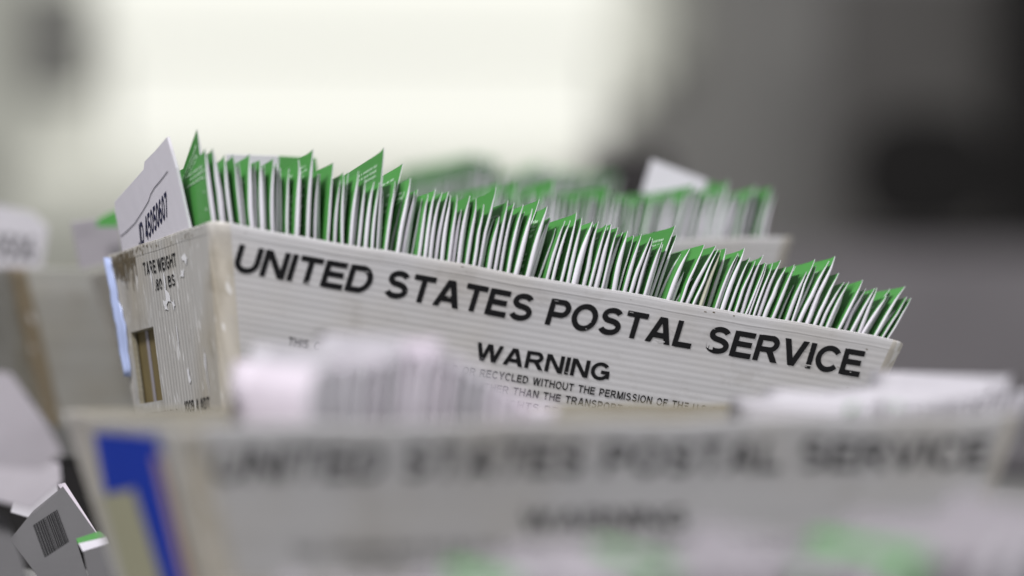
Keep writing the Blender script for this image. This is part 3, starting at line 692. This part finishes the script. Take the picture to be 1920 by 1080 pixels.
# ---- shallow tray nearest to the camera, only its letters rise into the picture
MG = place(math.radians(10), 0, 0, Vector((-.118, 1.98, ZC-.175)))
make_tray(MG, 'shallow tray nearest the camera, below the bottom edge of the picture', H=2.4, header=False, small=False, endtext=False, slot=False, seed=29)
LG = lambda px: local_x(MG, px)
hg = [(LG(a+100), (.175-(b-540)/FPX*2.30)/I) for a, b in ((600, 1075), (760, 1055), (900, 1015), (1200, 1005), (1500, 1000), (1650, 985), (1800, 960), (1900, 935), (2000, 925))]
row(MG, LG(640), 22.0, .60, lambda x: interp(x, hg), lambda x: .15+.2*(x/23), 47,
    lambda i, n, o: 'hugely blurred white and green envelope along the bottom edge of the picture', 'hugely blurred envelopes along the bottom edge', wrange=(.45, .55), H=2.2, jit=.05, tj=.012, tiltm=.01,
    mats=lambda r: [r.choice([M_pale, M_dimlil, M_dimlil]), M_green if r.random() < .22 else M_dimlil, M_mark], foot=lambda x: 1.2+x/23.3*20.6)

# ---- loose mail at the lower left
def bars(mb, f):
    rng = random.Random(3); t = 0.
    a, b, c = Vector(f(62, 985)), Vector(f(108, 955)), Vector(f(84, 1045)); w = (b-a); h = (c-a)
    while t < 1:
        wd = rng.choice([.018, .018, .035, .05])
        p = [a+w*t, a+w*min(1, t+wd), a+w*min(1, t+wd)+h, a+w*t+h]
        mb.quad(*[(q.x*I, -.0005, q.y*I) for q in p], m=2); t += wd+rng.choice([.012, .02])
card([(84, 1100), (20, 1010), (62, 958), (118, 912), (183, 1003), (143, 1014), (170, 1100)], 3.10, [M_shade, M_shade, M_black], 'white envelope with black barcode, coloured dark as in shade, at the lower left', tip=.3, deco=bars)
card([(146, 1020), (198, 1006), (186, 996), (143, 1010)], 3.07, [M_green], 'thin green envelope edge under the barcode envelope', tip=.3)
card([(155, 1034), (203, 1019), (198, 1007), (147, 1019)], 3.06, [M_white], 'white envelope edge just below the thin green one', tip=.3)
card([(170, 1110), (240, 1110), (205, 1020), (156, 1034)], 3.05, [M_shade], 'envelope face coloured as in shade at the bottom left beside the blue label', tip=.3)
card([(176, 1010), (184, 1002), (122, 905), (108, 908)], 3.16, [M_pink], 'pale sliver of envelope behind the barcode envelope', tip=.3)
card([(-40, 930), (60, 955), (115, 905), (112, 868), (30, 860), (-40, 850)], 2.85, [M_dimlil], 'blurred pinkish envelope lying behind the barcode envelope', tip=.4)
card([(-40, 870), (75, 880), (118, 850), (85, 790), (20, 700), (-40, 690)], 2.72, [M_dimlil], 'blurred lilac white envelope in the heap under the left tray', tip=.2)
card([(20, 960), (70, 975), (112, 930), (95, 880), (45, 868)], 3.24, [M_pale], 'small pale envelope corner showing above the barcode envelope', tip=.3)
card([(-60, 1110), (60, 1110), (40, 1040), (10, 965), (-60, 950)], 2.85, [M_shade], 'envelope coloured as in deep shade at the very bottom left corner', tip=.3)

tub = empty('added_gap_tub', Matrix.Translation((-.43, 3.42, TABLE))); tag(tub, 'black tub added to darken the gap behind the barcode envelope', 'tub')  # added dark filler for the shaded gap in the loose mail
for nm, lo, hi in (('added_tub_floor', (-.10, -.12, .001), (.09, .12, .006)), ('side', (-.10, -.125, .001), (.09, -.121, .085)), ('side', (-.10, .121, .001), (.09, .125, .085)), ('side', (-.105, -.12, .001), (-.101, .12, .085)), ('side', (.091, -.12, .001), (.095, .12, .085))):
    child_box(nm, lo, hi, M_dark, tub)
# ---- what the raised trays stand on
def crate(name, lo, hi, label):
    tag(box_obj(name, lo, hi, M_cart), label, 'box')
crate('carton', (-.20, 3.06, TABLE+.001), (-.02, 3.26, ZC-.128), 'plain grey carton holding up the left of the sharp tray')
crate('carton', (.12, 3.16, TABLE+.001), (.26, 3.36, ZC-.178), 'low grey carton holding up the right of the sharp tray')
crate('carton', (-.22, 3.50, TABLE+.001), (.20, 3.70, ZC-.134), 'long grey carton under the second tray')
crate('carton', (-.42, 3.84, TABLE+.001), (-.22, 4.0, ZC-.133), 'grey carton under the stained left tray')

# ---- far room
def far_box(name, x0, x1, y0, y1, D, dep, mat, label, cat, kind=None):
    a = at(x0, y1, D); b = at(x1, y0, D)
    return tag(box_obj(name, (a.x, D, a.z), (b.x, D+dep, b.z), mat), label, cat, kind=kind)
# black office chair
def rounded(x0, x1, y0, y1, D, dep, r):
    a = at(x0, y1, D); b = at(x1, y0, D); P = []
    for cx, cz, s in ((b.x-r, b.z-r, 0), (a.x+r, b.z-r, 90), (a.x+r, a.z+r, 180), (b.x-r, a.z+r, 270)):
        for i in range(7): t = math.radians(s+i*15); P.append((cx+r*math.cos(t), cz+r*math.sin(t)))
    n = len(P); mb = MB(); mb.v = [Vector((x, D, z)) for x, z in P]+[Vector((x, D+dep, z)) for x, z in P]
    mb.f = [tuple(range(n)), tuple(range(n, 2*n))[::-1]]+[((j+1) % n, j, n+j, n+(j+1) % n) for j in range(n)]; mb.m = [0]*len(mb.f); mb.s = [False]*len(mb.f)
    return mb
far_box('wall_dim_panel', 1555, 1868, -60, 640, 17.0, .1, M_dimwall, 'dark grey panel added to darken the wall behind the black chair', 'wall_dim_panel')  # added panel, stands for the wall growing dimmer to the right
ch = empty('office_chair', Matrix.Translation((0, 0, 0))); tag(ch, 'black padded chair blurred in the right background', 'chair')
rounded(1595, 1875, 205, 445, 15, .15, .22).build('backrest', M_dark, ch)
rounded(1600, 1880, 455, 490, 14.6, .5, .03).build('seat', M_dark, ch)
mb = MB(); p = at(1740, 490, 14.9); mb.tube([(p.x, 14.9, .12), (p.x, 14.9, p.z)], .04); mb.build('column', M_char, ch)
for k in range(5):
    mb = MB(); t = k*1.2566; mb.tube([(p.x, 14.9, .12), (p.x+.35*math.cos(t), 14.9+.35*math.sin(t), .04)], .025); mb.build('leg', M_char, ch)
mb = rounded(1730, 1750, 400, 470, 15.2, .03, .01); mb.build('back_post', M_char, ch)
far_box('mail_cart', 1400, 2300, 468, 760, 13, .8, M_cart, 'large grey lilac mail cart blurred at the right', 'cart')
far_box('dark_curtain', 1872, 2600, -400, 640, 16.5, .1, M_dark, 'black curtain hanging at the right edge of the picture', 'curtain')
mo = empty('computer_monitor', Matrix.Translation((0, 0, 0))); tag(mo, 'dark computer monitor back blurred behind the farthest tray', 'monitor')
rounded(1095, 1262, 283, 380, 6.2, .05, .02).build('screen_housing', M_char, mo)
pm = at(1178, 380, 6.25); mb = MB(); mb.box((pm.x-.03, 6.22, .76), (pm.x+.03, 6.26, pm.z+.02)); mb.build('stand', M_char, mo)
dk = empty('office_desk', Matrix.Translation((0, 0, 0))); tag(dk, 'grey desk under the dark monitor', 'desk')
child_box('desk_top', (pm.x-.7, 5.9, .73), (pm.x+.7, 6.7, .76), M_cart, dk)
for a in (-.66, .66): child_box('leg', (pm.x+a-.03, 5.95, 0), (pm.x+a+.03, 6.65, .729), M_char, dk)
rs = rounded(25, 165, -30, 175, 15, .25, .06).build('wall_speaker', M_wall3); tag(rs, 'dark speaker on the wall at the top left', 'speaker')
